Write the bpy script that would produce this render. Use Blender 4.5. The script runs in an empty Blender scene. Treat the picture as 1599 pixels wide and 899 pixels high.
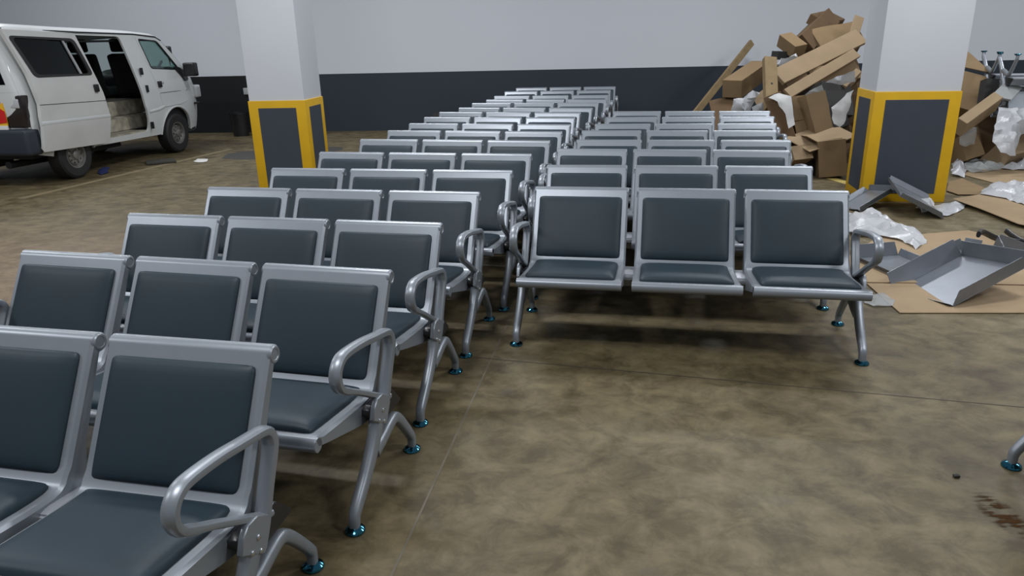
import bpy, bmesh, math, random
from mathutils import Vector, Matrix, noise
from mathutils.geometry import delaunay_2d_cdt
C = bpy.context.scene.collection
PI = math.pi
rnd = random.Random(7)

# ------------------------------------------------------------------ camera (survey of the photograph, 1599 x 899)
F_PX, PITCH, ROLL, CAM_H = 1138.6, 0.3303, 0.0242, 1.6195
cp, sp, cr, sr = math.cos(PITCH), math.sin(PITCH), math.cos(ROLL), math.sin(ROLL)
cam_d = bpy.data.cameras.new('camera'); cam = bpy.data.objects.new('camera', cam_d); C.objects.link(cam)
cam_d.sensor_width = 36; cam_d.lens = F_PX / 1599 * 36; cam_d.clip_start = 0.05
X_, U_, D_ = Vector((1, 0, 0)), Vector((0, sp, cp)), Vector((0, cp, -sp))
rt, up = cr * X_ - sr * U_, sr * X_ + cr * U_
M = Matrix((rt, up, -D_)).transposed().to_4x4(); M.translation = (0, 0, CAM_H)
cam.matrix_world = M
bpy.context.scene.camera = cam

def ray(px, py):
    a, b = (px - 799.5) / F_PX, -(py - 449.5) / F_PX
    return rt * a + up * b + D_
CP = Vector((0, 0, CAM_H))
def at(px, py, Y):                 # survey: sight line meets the plane y = Y
    d = ray(px, py); return CP + d * (Y / d.y)
def atz(px, py, z=0.0):            # survey: sight line meets the level z
    d = ray(px, py); return CP + d * ((z - CAM_H) / d.z)

# ------------------------------------------------------------------ materials
def mat(name, col, rough=0.5, metal=0.0, spec=0.5, noise_amt=0.0, noise_scale=8.0, col2=None, bump=0.0, bump_scale=60, coat=0.0, dist=0.004):
    m = bpy.data.materials.new(name); m.use_nodes = True
    nt = m.node_tree; b = nt.nodes['Principled BSDF']
    b.inputs['Base Color'].default_value = (*col, 1); b.inputs['Roughness'].default_value = rough
    b.inputs['Metallic'].default_value = metal; b.inputs['Specular IOR Level'].default_value = spec
    b.inputs['Coat Weight'].default_value = coat
    if noise_amt > 0 or bump > 0:
        tc = nt.nodes.new('ShaderNodeTexCoord')
    if noise_amt > 0:
        n = nt.nodes.new('ShaderNodeTexNoise'); n.inputs['Scale'].default_value = noise_scale; n.inputs['Detail'].default_value = 6
        nt.links.new(tc.outputs['Object'], n.inputs['Vector'])
        r = nt.nodes.new('ShaderNodeValToRGB'); r.color_ramp.elements[0].position = .5 - .25; r.color_ramp.elements[1].position = .5 + .25
        c2 = col2 or tuple(max(0, c * (1 - noise_amt)) for c in col)
        r.color_ramp.elements[0].color = (*c2, 1); r.color_ramp.elements[1].color = (*col, 1)
        nt.links.new(n.outputs['Fac'], r.inputs['Fac']); nt.links.new(r.outputs['Color'], b.inputs['Base Color'])
    if bump > 0:
        n2 = nt.nodes.new('ShaderNodeTexNoise'); n2.inputs['Scale'].default_value = bump_scale; n2.inputs['Detail'].default_value = 4
        nt.links.new(tc.outputs['Object'], n2.inputs['Vector'])
        bp = nt.nodes.new('ShaderNodeBump'); bp.inputs['Strength'].default_value = bump; bp.inputs['Distance'].default_value = dist
        nt.links.new(n2.outputs['Fac'], bp.inputs['Height']); nt.links.new(bp.outputs['Normal'], b.inputs['Normal'])
    return m

def film(name, col, clear, rough=0.25, spec=0.5):
    m = mat(name, col, rough, 0, spec, bump=.5, bump_scale=25, dist=.01)
    nt = m.node_tree; b = nt.nodes['Principled BSDF']; out = nt.nodes['Material Output']
    t = nt.nodes.new('ShaderNodeBsdfTransparent'); mx = nt.nodes.new('ShaderNodeMixShader'); mx.inputs[0].default_value = clear
    nt.links.new(b.outputs[0], mx.inputs[1]); nt.links.new(t.outputs[0], mx.inputs[2]); nt.links.new(mx.outputs[0], out.inputs[0])
    return m

def glass(name, tint, refl=0.32):
    m = bpy.data.materials.new(name); m.use_nodes = True; nt = m.node_tree; out = nt.nodes['Material Output']
    nt.nodes.remove(nt.nodes['Principled BSDF'])
    t = nt.nodes.new('ShaderNodeBsdfTransparent'); t.inputs[0].default_value = (*tint, 1)
    g = nt.nodes.new('ShaderNodeBsdfGlossy'); g.inputs['Roughness'].default_value = .03; g.inputs[0].default_value = (.9, .95, .95, 1)
    lw = nt.nodes.new('ShaderNodeLayerWeight'); lw.inputs[0].default_value = .25
    fr = nt.nodes.new('ShaderNodeMapRange'); fr.inputs[3].default_value = refl * .12; fr.inputs[4].default_value = refl; nt.links.new(lw.outputs['Facing'], fr.inputs[0])
    mx = nt.nodes.new('ShaderNodeMixShader')
    nt.links.new(fr.outputs[0], mx.inputs[0]); nt.links.new(t.outputs[0], mx.inputs[1]); nt.links.new(g.outputs[0], mx.inputs[2]); nt.links.new(mx.outputs[0], out.inputs[0])
    return m

MAT = dict(
    silver=mat('silver paint', (.275, .30, .33), .38, .5, .5, .06, 14),
    beam=mat('beam grey paint', (.36, .38, .41), .4, .5),
    vinyl=mat('slate vinyl', (.017, .031, .042), .50, 0, .32, .1, 5, bump=.12, bump_scale=260, dist=.001),
    chrome=mat('blue tinted chrome', (.045, .19, .27), .12, 1.0),
    blackplastic=mat('black plastic', (.012, .012, .013), .35),
    bolt=mat('zinc bolt', (.6, .62, .64), .25, 1.0),
    yellow=mat('yellow paint', (.62, .36, .006), .5, 0, .4, .12, 6),
    panel=mat('dark slate panel', (.042, .052, .070), .55, 0, .4, .12, 4),
    pillarwhite=mat('white pillar paint', (.60, .62, .66), .7, 0, .3, .06, 1.3),
    vanwhite=mat('white van paint', (.60, .62, .62), .32, 0, .5, .10, 2.2, coat=.3),
    vandirty=mat('dirty white van paint', (.58, .585, .57), .42, 0, .4, .14, 2.5),
    grime=mat('grimy beige step', (.46, .42, .33), .75, 0, .3, .65, 9.0),
    vandark=mat('added dark cabin shade lining', (.015, .016, .018), .7),
    seatcloth=mat('black seat cloth', (.008, .008, .009), .9),
    rubber=mat('black rubber', (.014, .014, .015), .65, bump=.3, bump_scale=50),
    rim=mat('steel rim', (.36, .35, .33), .4, .7, .5, .4, 18),
    bumper=mat('dark blue grey bumper plastic', (.018, .024, .036), .55),
    redlens=mat('red lens', (.55, .012, .01), .2), yellowtape=mat('yellow reflective tape', (.75, .42, .02), .4), whiteplate=mat('white plate', (.62, .62, .60), .4),
    lampclear=mat('clear lamp lens', (.55, .56, .58), .12, .3), lampdark=mat('smoked lamp lens', (.02, .015, .014), .15),
    card=mat('brown cardboard', (.235, .160, .085), .8, 0, .25, .16, 5, bump=.15, bump_scale=30),
    cardlight=mat('pale cardboard', (.33, .240, .145), .8, 0, .25, .14, 5, bump=.15, bump_scale=30),
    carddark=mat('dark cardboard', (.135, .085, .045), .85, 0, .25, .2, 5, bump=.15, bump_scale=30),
    tape=mat('parcel tape', (.32, .235, .13), .25),
    timber=mat('raw timber', (.30, .215, .11), .75, 0, .3, .3, 9, bump=.2, bump_scale=40),
    blackcard=mat('black carton', (.02, .019, .018), .7),
    tray=mat('grey coated steel', (.23, .25, .28), .38, .55, .5, .12, 10),
    whitefoam=mat('white foam', (.50, .50, .49), .8, bump=.3, bump_scale=40),
    film=film('white plastic film', (.55, .56, .58), .30), clearfilm=film('clear plastic film', (.50, .52, .52), .62),
    greyboard=mat('grey board', (.42, .44, .44), .7),
    glassgreen=glass('green cabin glass', (.58, .72, .69)), glassdark=glass('dark tinted glass', (.03, .045, .07), .13), glassclear=glass('cabin glass', (.70, .80, .78)),
    mat_dark=mat('dark rubber mat', (.05, .048, .04), .8, 0, .3, .2, 12),
    bluecloth=mat('blue cloth', (.01, .02, .10), .85), paper=mat('white paper', (.6, .6, .57), .8),
    greyfit=mat('grey fitting', (.35, .36, .37), .5),
)

# ------------------------------------------------------------------ object helpers
def obj(name, bm, m, parent=None, smooth=35, loc=None):
    me = bpy.data.meshes.new(name)
    bmesh.ops.recalc_face_normals(bm, faces=bm.faces)
    bm.to_mesh(me); bm.free()
    if smooth:
        for p in me.polygons: p.use_smooth = True
        me.set_sharp_from_angle(angle=math.radians(smooth))
    for mm in (m if isinstance(m, (list, tuple)) else [m]): me.materials.append(mm)
    o = bpy.data.objects.new(name, me); C.objects.link(o)
    if parent: o.parent = parent
    if loc is not None: o.location = loc
    return o
def tag(o, label, cat, group=None, kind=None):
    o['label'] = label; o['category'] = cat
    if group: o['group'] = group
    if kind: o['kind'] = kind
    return o
def struct(o): o['kind'] = 'structure'; return o
def thing(name, label, cat, loc=(0, 0, 0), rotz=0, group=None):
    o = bpy.data.objects.new(name, None); C.objects.link(o); o.empty_display_size = .1
    o.location = loc; o.rotation_euler = (0, 0, rotz)
    return tag(o, label, cat, group)
def dup(root, loc, rotz, label, group=None, name=None):
    r = root.copy(); C.objects.link(r); r.location = loc; r.rotation_euler = (0, 0, rotz); r['label'] = label
    if group: r['group'] = group
    for ch in list(root.children):
        c = ch.copy(); C.objects.link(c); c.parent = r
        for g in ch.children:
            d = g.copy(); C.objects.link(d); d.parent = c
    return r

def bm_box(bm, lo, hi, M4=None, mi=0):
    vs = [bm.verts.new((x, y, z)) for x in (lo[0], hi[0]) for y in (lo[1], hi[1]) for z in (lo[2], hi[2])]
    fs = [bm.faces.new([vs[i] for i in q]) for q in ((0, 1, 3, 2), (4, 6, 7, 5), (0, 4, 5, 1), (2, 3, 7, 6), (0, 2, 6, 4), (1, 5, 7, 3))]
    for f in fs: f.material_index = mi
    if M4 is not None: bmesh.ops.transform(bm, matrix=M4, verts=vs)
    return vs
def box(lo, hi, bev=0.0, seg=2):
    bm = bmesh.new(); bm_box(bm, lo, hi)
    if bev: bmesh.ops.bevel(bm, geom=bm.edges[:], offset=bev, segments=seg, affect='EDGES', profile=.6)
    return bm
def sweep(path, secs, bm=None, n=12, side=Vector((1, 0, 0)), cap=True, closed=False, power=2.0):
    """Sweep an oval section (half width a along SIDE, half thickness b in the plane of the path)."""
    bm = bm or bmesh.new(); path = [Vector(p) for p in path]; rings = []
    N = len(path)
    for i, p in enumerate(path):
        a, b = secs[i] if isinstance(secs, list) else secs
        if closed: t = path[(i + 1) % N] - path[i - 1]
        else: t = path[min(i + 1, N - 1)] - path[max(i - 1, 0)]
        t.normalize(); s = (side - t * side.dot(t)); s.normalize(); nn = t.cross(s)
        ring = []
        for k in range(n):
            q = 2 * PI * k / n; c, d = math.cos(q), math.sin(q)
            c = math.copysign(abs(c) ** (2 / power), c); d = math.copysign(abs(d) ** (2 / power), d)
            ring.append(bm.verts.new(p + s * (a * c) + nn * (b * d)))
        rings.append(ring)
    for i in range(N if closed else N - 1):
        r0, r1 = rings[i], rings[(i + 1) % N]
        for k in range(n): bm.faces.new((r0[k], r0[(k + 1) % n], r1[(k + 1) % n], r1[k]))
    if cap and not closed:
        bm.faces.new(rings[0][::-1]); bm.faces.new(rings[-1])
    return bm
def rod(a, b, r, n=10, bm=None):
    a, b = Vector(a), Vector(b); t = (b - a).normalized()
    s = Vector((0, 0, 1)) if abs(t.z) < .9 else Vector((1, 0, 0))
    return sweep([a, b], (r, r), bm, n, s)
def lathe(profile, n=24, bm=None, M4=None):
    """profile of (radius, height) turned about the z axis."""
    bm = bm or bmesh.new(); rings = []; new = []
    for r, z in profile:
        if r < 1e-6: v = bm.verts.new((0, 0, z)); rings.append([v]); new.append(v)
        else:
            rg = [bm.verts.new((r * math.cos(2 * PI * k / n), r * math.sin(2 * PI * k / n), z)) for k in range(n)]; rings.append(rg); new += rg
    for a, b in zip(rings, rings[1:]):
        for k in range(n):
            q = [a[k % len(a)], a[(k + 1) % len(a)], b[(k + 1) % len(b)], b[k % len(b)]]
            q2 = [];
            for v in q:
                if v not in q2: q2.append(v)
            if len(q2) > 2: bm.faces.new(q2)
    if M4 is not None: bmesh.ops.transform(bm, matrix=M4, verts=new)
    return bm
def smooth_path(pts, n=6):
    """Catmull-Rom through the points."""
    P = [Vector(p) for p in pts]; out = []
    for i in range(len(P) - 1):
        p0, p1, p2, p3 = P[max(i - 1, 0)], P[i], P[i + 1], P[min(i + 2, len(P) - 1)]
        for k in range(n):
            t = k / n
            out.append(.5 * ((2 * p1) + (p2 - p0) * t + (2 * p0 - 5 * p1 + 4 * p2 - p3) * t * t + (3 * p1 - p0 - 3 * p2 + p3) * t ** 3))
    out.append(P[-1]); return out
def prism(poly, x0, x1, axis='x', bm=None, mi=0):
    bm = bm or bmesh.new()
    mk = {'x': lambda a, b, t: (t, a, b), 'y': lambda a, b, t: (a, t, b), 'z': lambda a, b, t: (a, b, t)}[axis]
    A = [bm.verts.new(mk(a, b, x0)) for a, b in poly]; B = [bm.verts.new(mk(a, b, x1)) for a, b in poly]
    n = len(poly); fs = [bm.faces.new(A[::-1]), bm.faces.new(B)]
    for k in range(n): fs.append(bm.faces.new((A[k], A[(k + 1) % n], B[(k + 1) % n], B[k])))
    for f in fs: f.material_index = mi
    return bm

# ------------------------------------------------------------------ setting: floor, wall, pillars
def make_floor():
    bm = bmesh.new()
    vs = [bm.verts.new(p) for p in ((-16, -3, 0), (16, -3, 0), (16, 17, 0), (-16, 17, 0))]; bm.faces.new(vs)
    m = bpy.data.materials.new('worn polished concrete'); m.use_nodes = True; nt = m.node_tree; L = nt.links; b = nt.nodes['Principled BSDF']
    N = lambda t: nt.nodes.new(t)
    tc = N('ShaderNodeTexCoord'); mp = N('ShaderNodeMapping'); mp.inputs['Rotation'].default_value = (0, 0, .18); L.new(tc.outputs['Object'], mp.inputs['Vector'])
    def noi(scale, det, rough=.55, dist=0., src=mp):
        n = N('ShaderNodeTexNoise'); n.inputs['Scale'].default_value = scale; n.inputs['Detail'].default_value = det
        n.inputs['Roughness'].default_value = rough; n.inputs['Distortion'].default_value = dist; L.new(src.outputs[0], n.inputs['Vector']); return n
    def ramp(n, stops):
        r = N('ShaderNodeValToRGB')
        while len(r.color_ramp.elements) < len(stops): r.color_ramp.elements.new(.5)
        for e, (p, c) in zip(r.color_ramp.elements, stops): e.position = p; e.color = (*c, 1)
        L.new(n.outputs['Fac'] if 'Fac' in n.outputs else n.outputs[0], r.inputs[0]); return r
    def mix(mode, f, a, c):
        x = N('ShaderNodeMix'); x.data_type = 'RGBA'; x.blend_type = mode
        if isinstance(f, float): x.inputs['Factor'].default_value = f
        else: L.new(f, x.inputs['Factor'])
        L.new(a, x.inputs['A']); 
        if isinstance(c, tuple): x.inputs['B'].default_value = (*c, 1)
        else: L.new(c, x.inputs['B'])
        return x.outputs['Result']
    big = ramp(noi(.5, 5, .6, .5), [(.3, (.119, .092, .047)), (.55, (.168, .136, .077)), (.75, (.214, .185, .117))])
    sw = ramp(noi(2.3, 9, .68, 1.4), [(.36, (.62, .60, .56)), (.5, (.88, .87, .85)), (.62, (1., 1., 1.))])
    col = mix('MULTIPLY', .75, big.outputs[0], sw.outputs[0])
    sc = ramp(noi(9, 8, .7, .8), [(.4, (.80, .79, .77)), (.62, (1.06, 1.06, 1.06))])
    col = mix('MULTIPLY', .6, col, sc.outputs[0])
    mp2 = N('ShaderNodeMapping'); mp2.inputs['Scale'].default_value = (1, 1.25, 1); mp2.inputs['Rotation'].default_value = (0, 0, .8); L.new(tc.outputs['Object'], mp2.inputs['Vector'])
    bl = ramp(noi(5.5, 8, .68, .45, mp2), [(.38, (.52, .49, .43)), (.5, (.86, .85, .82)), (.62, (1.13, 1.12, 1.09))])
    col = mix('MULTIPLY', .9, col, bl.outputs[0])
    sx = N('ShaderNodeSeparateXYZ'); L.new(tc.outputs['Object'], sx.inputs[0])
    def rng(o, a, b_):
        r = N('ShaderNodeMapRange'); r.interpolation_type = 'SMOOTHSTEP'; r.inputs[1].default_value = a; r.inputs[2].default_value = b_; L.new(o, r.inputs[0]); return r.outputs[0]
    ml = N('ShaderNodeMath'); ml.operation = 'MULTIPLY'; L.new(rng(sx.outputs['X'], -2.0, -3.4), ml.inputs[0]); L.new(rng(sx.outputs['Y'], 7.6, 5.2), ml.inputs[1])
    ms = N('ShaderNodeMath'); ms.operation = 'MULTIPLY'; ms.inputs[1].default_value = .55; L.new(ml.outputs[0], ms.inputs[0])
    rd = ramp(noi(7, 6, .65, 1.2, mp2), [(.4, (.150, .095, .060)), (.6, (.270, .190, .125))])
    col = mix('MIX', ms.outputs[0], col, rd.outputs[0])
    st = noi(1.1, 6, .7, 3.0); stm = ramp(st, [(.60, (0, 0, 0)), (.68, (.45,) * 3)])
    col = mix('MIX', stm.outputs[0], col, (.10, .088, .066))
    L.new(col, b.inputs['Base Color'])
    rr = ramp(noi(1.6, 6, .6), [(.35, (.46,) * 3), (.7, (.62,) * 3)]); L.new(rr.outputs[0], b.inputs['Roughness'])
    b.inputs['Specular IOR Level'].default_value = .35
    bp = N('ShaderNodeBump'); bp.inputs['Strength'].default_value = .12; bp.inputs['Distance'].default_value = .01
    L.new(noi(14, 6).outputs['Fac'], bp.inputs['Height']); L.new(bp.outputs[0], b.inputs['Normal'])
    return struct(obj('floor', bm, m, smooth=0))
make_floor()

def strip(p, q, w, m, name, z=.0015):
    p, q = Vector(p), Vector(q); d = (q - p).normalized(); s = Vector((-d.y, d.x)) * w / 2
    bm = bmesh.new(); bm.faces.new([bm.verts.new((*v, z)) for v in (p - s, q - s, q + s, p + s)])
    return struct(obj(name, bm, m, smooth=0))
M_JOINT = mat('joint filler', (.165, .14, .095), .6, noise_amt=.45, noise_scale=6)
M_LINE = mat('worn yellow floor paint', (.235, .18, .092), .6, noise_amt=.5, noise_scale=5, col2=(.165, .135, .085))
strip((-.62, .70), (.9, 9.4), .009, M_JOINT, 'trim_1')
strip((-.25, 3.60), (5.2, 2.10), .006, mat('dark saw cut', (.07, .058, .04), .7), 'trim_2')
strip((-5.62, 8.30), (-4.55, 12.1), .11, M_LINE, 'trim_3')
strip((3.55, 9.3), (3.78, 8.0), .12, mat('yellow floor paint', (.55, .43, .12), .6, noise_amt=.3), 'trim_4')

# back wall: white above a dark dado, both painted on the one long wall
def wall_y(x): return 13.961 - .0919 * x
WA = math.atan(-.0919)
def make_wall():
    bm = bmesh.new(); L_, H_ = 16.5, 5.2
    xs = [-L_, -4.4, L_]
    for i in range(2):
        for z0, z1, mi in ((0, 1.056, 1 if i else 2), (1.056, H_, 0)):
            f = bm.faces.new([bm.verts.new(v) for v in ((xs[i], 0, z0), (xs[i + 1], 0, z0), (xs[i + 1], 0, z1), (xs[i], 0, z1))]); f.material_index = mi
    bmesh.ops.remove_doubles(bm, verts=bm.verts, dist=1e-4)
    for v in [v for v in bm.verts if v.co.z > 5]: pass
    white = mat('white wall paint', (.60, .625, .67), .75, 0, .25, .05, .5)
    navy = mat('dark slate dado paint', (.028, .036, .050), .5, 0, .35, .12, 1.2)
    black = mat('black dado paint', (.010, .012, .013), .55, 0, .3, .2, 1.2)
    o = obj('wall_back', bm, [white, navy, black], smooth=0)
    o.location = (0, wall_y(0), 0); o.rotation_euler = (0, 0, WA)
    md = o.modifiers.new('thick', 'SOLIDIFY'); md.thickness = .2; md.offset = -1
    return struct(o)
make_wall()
bm = bmesh.new()
vs = [bm.verts.new(v) for v in ((-13.5, -3, 0), (-13.5, 15.2, 0), (-13.5, 15.2, 5.2), (-13.5, -3, 5.2))]; bm.faces.new(vs)
struct(obj('wall_left', bm, mat('white side wall paint', (.60, .625, .66), .75), smooth=0))

def pillar(name, corner, ang, w, d, ytop, label):
    """corner = the front right foot of the pillar; w along its face, d into the room's depth."""
    root = bpy.data.objects.new(name, None); C.objects.link(root); struct(root)
    root.location = (*corner, 0); root.rotation_euler = (0, 0, math.radians(ang)); root['label'] = label
    t = .012
    obj('shaft', box((-w + t, t, 0), (-t, d - t, 5.2), .006), MAT['pillarwhite'], root)
    obj('guard', box((-w, 0, 0), (0, d, ytop), .008), MAT['yellow'], root)
    def pan(lo, hi): obj('guard_panel', box(lo, hi, .002, 1), MAT['panel'], root)
    z0, z1, mg = .085, ytop - .075, .105
    pan((-w + mg, -.004, z0), (-mg, .004, z1)); pan((-w + mg, d - .004, z0), (-mg, d + .004, z1))
    pan((-w - .004, mg, z0), (-w + .004, d - mg, z1)); pan((-.004, mg, z0), (.004, d - mg, z1))
    return root
pillar('pillar', (4.247, 6.99), -10.0, .768, .60, 1.055, 'white pillar with yellow and slate guard beside the cardboard heap')
pillar('pillar', (-2.107, 7.824), -5.6, .62, .56, 1.055, 'white pillar with yellow and slate guard beside the van')

# ------------------------------------------------------------------ waiting bench (local x along the bench, local -y... see bench(): y grows towards the sitter)
P_SEAT, W_SEAT = .595, .544
def yz(y, z, x=0.): return (x, -y, z)          # bench front faces local -Y
PROFILE = []
def build_profile():
    pts = []
    for z in [.772 - .0298 * i for i in range(12)]: pts.append((-.141 - (z - .404) * .572, z))
    pts += [(-.144, .424), (-.133, .407), (-.115, .396), (-.09, .392), (-.05, .393), (0, .397), (.06, .404), (.12, .411), (.18, .418), (.24, .426), (.275, .431)]
    for k in range(1, 8):
        q = PI / 2 - k * (PI * .95) / 7
        pts.append((.279 + .025 * math.cos(q), .406 + .025 * math.sin(q)))
    return pts
PROFILE = build_profile()
def prof_normals(P):
    out = []
    for i in range(len(P)):
        a, b = P[max(i - 1, 0)], P[min(i + 1, len(P) - 1)]
        ty, tz = b[0] - a[0], b[1] - a[1]; l = math.hypot(ty, tz); out.append((-tz / l * -1 if False else -tz / l, ty / l))
    return out
def flange_depth(y, z):
    pts = [(.77, .032), (.62, .04), (.50, .055)] if z > .5 else None
    if z > .5: return .034 + (.76 - z) / .26 * .016
    if y < -.09: return .05 + (.5 - z) / .11 * .045
    return max(.032, .094 - (y + .09) * .175)
def shell_bm():
    bm = bmesh.new(); hw = W_SEAT / 2; r = .010; rows = []
    NR = prof_normals(PROFILE)
    for (y, z), (ny, nz) in zip(PROFILE, NR):
        # sitter side is (+ny,+nz)
        if ny * .5 + nz * .6 < 0: ny, nz = -ny, -nz
        i = PROFILE.index((y, z))
        d = flange_depth(y, z) if y < .27 else 0.0
        row = []
        lip = y >= .27
        def pt(x, dep): return bm.verts.new(yz(y - ny * dep, z - nz * dep, x))
        if lip:
            xs = [(-hw, 0), (-hw, 0), (-hw, 0), (-hw + r, 0), (-hw + .12, 0), (0, 0), (hw - .12, 0), (hw - r, 0), (hw, 0), (hw, 0), (hw, 0)]
            if y < .279: xs[0] = (-hw, .03); xs[-1] = (hw, .03)
        else:
            xs = [(-hw, d), (-hw, d * .5), (-hw, r), (-hw + r, 0), (-hw + .12, 0), (0, 0), (hw - .12, 0), (hw - r, 0), (hw, r), (hw, d * .5), (hw, d)]
        rows.append([pt(x, dep) for x, dep in xs])
    for a, b in zip(rows, rows[1:]):
        for k in range(len(a) - 1):
            q = [a[k], a[k + 1], b[k + 1], b[k]]
            try: bm.faces.new(q)
            except ValueError: pass
    bmesh.ops.remove_doubles(bm, verts=bm.verts, dist=1e-5)
    bmesh.ops.recalc_face_normals(bm, faces=bm.faces)
    g = bmesh.ops.solidify(bm, geom=bm.faces[:], thickness=.0025)
    # top roll and front lip closed as tubes
    for (cy, cz, rad) in ((-.3786, .7560, .0305), (.279, .4058, .0256)):
        c = sweep([yz(cy, cz, -hw), yz(cy, cz, -hw + .004), yz(cy, cz, hw - .004), yz(cy, cz, hw)], [(rad - .003, rad - .003), (rad, rad), (rad, rad), (rad - .003, rad - .003)], bm, 18, Vector((0, 0, 1)))
    return bm
def pillow(w, pts, t, n=18, inset=8.):
    """Padded panel following PTS [(y,z)] (centre line of a seat or back), W wide and T thick."""
    bm = bmesh.new(); L = [0]
    for a, b in zip(pts, pts[1:]): L.append(L[-1] + math.hypot(b[0] - a[0], b[1] - a[1]))
    tot = L[-1]; NR = prof_normals(pts)
    def pos(s):
        s = max(0, min(tot, s))
        for i in range(len(pts) - 1):
            if s <= L[i + 1] + 1e-9:
                f = (s - L[i]) / (L[i + 1] - L[i])
                y, z = [pts[i][j] * (1 - f) + pts[i + 1][j] * f for j in (0, 1)]
                ny, nz = [NR[i][j] * (1 - f) + NR[i + 1][j] * f for j in (0, 1)]
                if ny * .5 + nz * .6 < 0: ny, nz = -ny, -nz
                return y, z, ny, nz
    us = [-1, -.985, -.95, -.88, -.75, -.5, -.25, 0, .25, .5, .75, .88, .95, .985, 1]
    top = []; bot = []
    for v in us:
        rt_, rb_ = [], []
        for u in us:
            uu, vv = u, v                                    # slightly rounded corners
            k = max(0, abs(u) + abs(v) - 1.93)
            uu *= 1 - k * .35; vv *= 1 - k * .35
            y, z, ny, nz = pos((vv * .5 + .5) * tot); x = uu * w / 2
            h = t * (1 - abs(u) ** 9) ** .5 * (1 - abs(v) ** 9) ** .5 * (.86 + .14 * (1 - u * u) * (1 - v * v)) + .004
            rt_.append(bm.verts.new(yz(y + ny * h, z + nz * h, x))); rb_.append(bm.verts.new(yz(y + ny * .001, z + nz * .001, x)))
        top.append(rt_); bot.append(rb_)
    n = len(us)
    for i in range(n - 1):
        for j in range(n - 1):
            bm.faces.new((top[i][j], top[i][j + 1], top[i + 1][j + 1], top[i + 1][j])); bm.faces.new((bot[i][j], bot[i + 1][j], bot[i + 1][j + 1], bot[i][j + 1]))
    for i in range(n - 1):
        for a, b in ((0, 0), (n - 1, n - 1)):
            bm.faces.new((top[i][a], top[i + 1][a], bot[i + 1][a], bot[i][a])); bm.faces.new((top[a][i], bot[a][i], bot[a][i + 1], top[a][i + 1]))
    return bm
def shift(bm, dx):
    bmesh.ops.translate(bm, verts=bm.verts, vec=(dx, 0, 0)); return bm
BACK_PTS = [(-.141 - (z - .404) * .572, z) for z in (.738, .66, .58, .50, .422)]
SEAT_PTS = [(-.124, .4005), (-.098, .393), (-.05, .393), (0, .397), (.06, .404), (.12, .411), (.18, .418), (.256, .428)]

XA = .900                                                    # the leg and arm plane
def arm_bm(s):
    p = [(-.112, .285), (-.148, .345), (-.190, .435), (-.236, .525), (-.243, .556), (-.232, .584), (-.20, .602), (-.10, .622), (.0, .641), (.105, .652), (.15, .646), (.178, .622), (.186, .59), (.172, .556), (.14, .532), (.05, .482), (-.06, .416), (-.158, .36), (-.185, .352)]
    path = smooth_path([yz(a, b, s * XA) for a, b in p], 4)
    n = len(path); secs = []
    for i in range(n):
        f = i / (n - 1)
        b_ = .021 if f < .22 else (.021 - (f - .22) / .12 * .006 if f < .34 else (.015 if f < .8 else .012))
        secs.append((.022 if f < .75 else .019, b_))
    return sweep(path, secs, None, 12, Vector((1, 0, 0)), power=2.6)
def bracket_bm(s):
    poly = [(-y, z) for y, z in ((-.004, .342), (-.024, .385), (-.05, .408), (-.10, .405), (-.150, .372), (-.156, .345), (-.112, .280), (-.104, .276))]
    x0, x1 = s * (XA + .006), s * (XA + .0245)
    bm = prism(poly, min(x0, x1), max(x0, x1))
    bmesh.ops.bevel(bm, geom=bm.edges[:], offset=.003, segments=1, affect='EDGES')
    return bm
def bolt_bm(s, y, z):
    bm = lathe([(0, .007), (.005, .006), (.0085, .003), (.009, 0), (.0, -.001)], 10)
    bmesh.ops.transform(bm, matrix=Matrix.Translation((s * (XA + .0243), -y, z)) @ Matrix.Rotation(s * PI / 2, 4, 'Y'), verts=bm.verts)
    return bm
def leg_bm(s):
    x = s * XA
    f = smooth_path([yz(a, b, x) for a, b in ((-.075, .318), (-.066, .290), (-.02, .225), (.06, .145), (.135, .085), (.160, .058), (.166, .018))], 4)
    k = len(f); bm = sweep(f, [(.024 - .006 * i / (k - 1), (.036 if i < 5 else .033 - .016 * (i - 5) / (k - 6))) for i in range(k)], None, 14, power=3.)
    r = smooth_path([yz(a, b, x) for a, b in ((-.03, .20), (-.095, .212), (-.165, .232), (-.225, .237), (-.275, .195), (-.33, .128), (-.372, .072), (-.379, .050), (-.378, .018))], 4)
    k = len(r); sweep(r, [(.022 - .006 * i / (k - 1), max(.0145, .027 - .012 * i / (k - 1))) for i in range(k)], bm, 14, power=3.)
    return bm
def foot_bm(s, y):
    bm = lathe([(0, .030), (.012, .030), (.013, .022), (.024, .018), (.034, .011), (.036, .005), (.034, 0), (0, 0)], 20)
    bmesh.ops.translate(bm, verts=bm.verts, vec=(s * XA, -y, 0)); return bm
BEAM = [(-y, z) for y, z in ((-.300, .284), (-.228, .358), (-.196, .362), (-.06, .376), (-.03, .368), (-.025, .345), (-.12, .272), (-.15, .268), (-.292, .274))]
def beam_bm():
    bm = prism(BEAM, -.868, .868); bmesh.ops.bevel(bm, geom=[e for e in bm.edges if abs(e.verts[0].co.x - e.verts[1].co.x) > 1], offset=.006, segments=2, affect='EDGES'); return bm
def cap_bm(s):
    x0, x1 = sorted((s * .866, s * .902)); bm = prism([(y * 1.0, z) for y, z in BEAM], x0, x1); bmesh.ops.bevel(bm, geom=bm.edges[:], offset=.003, segments=1, affect='EDGES'); return bm
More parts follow.
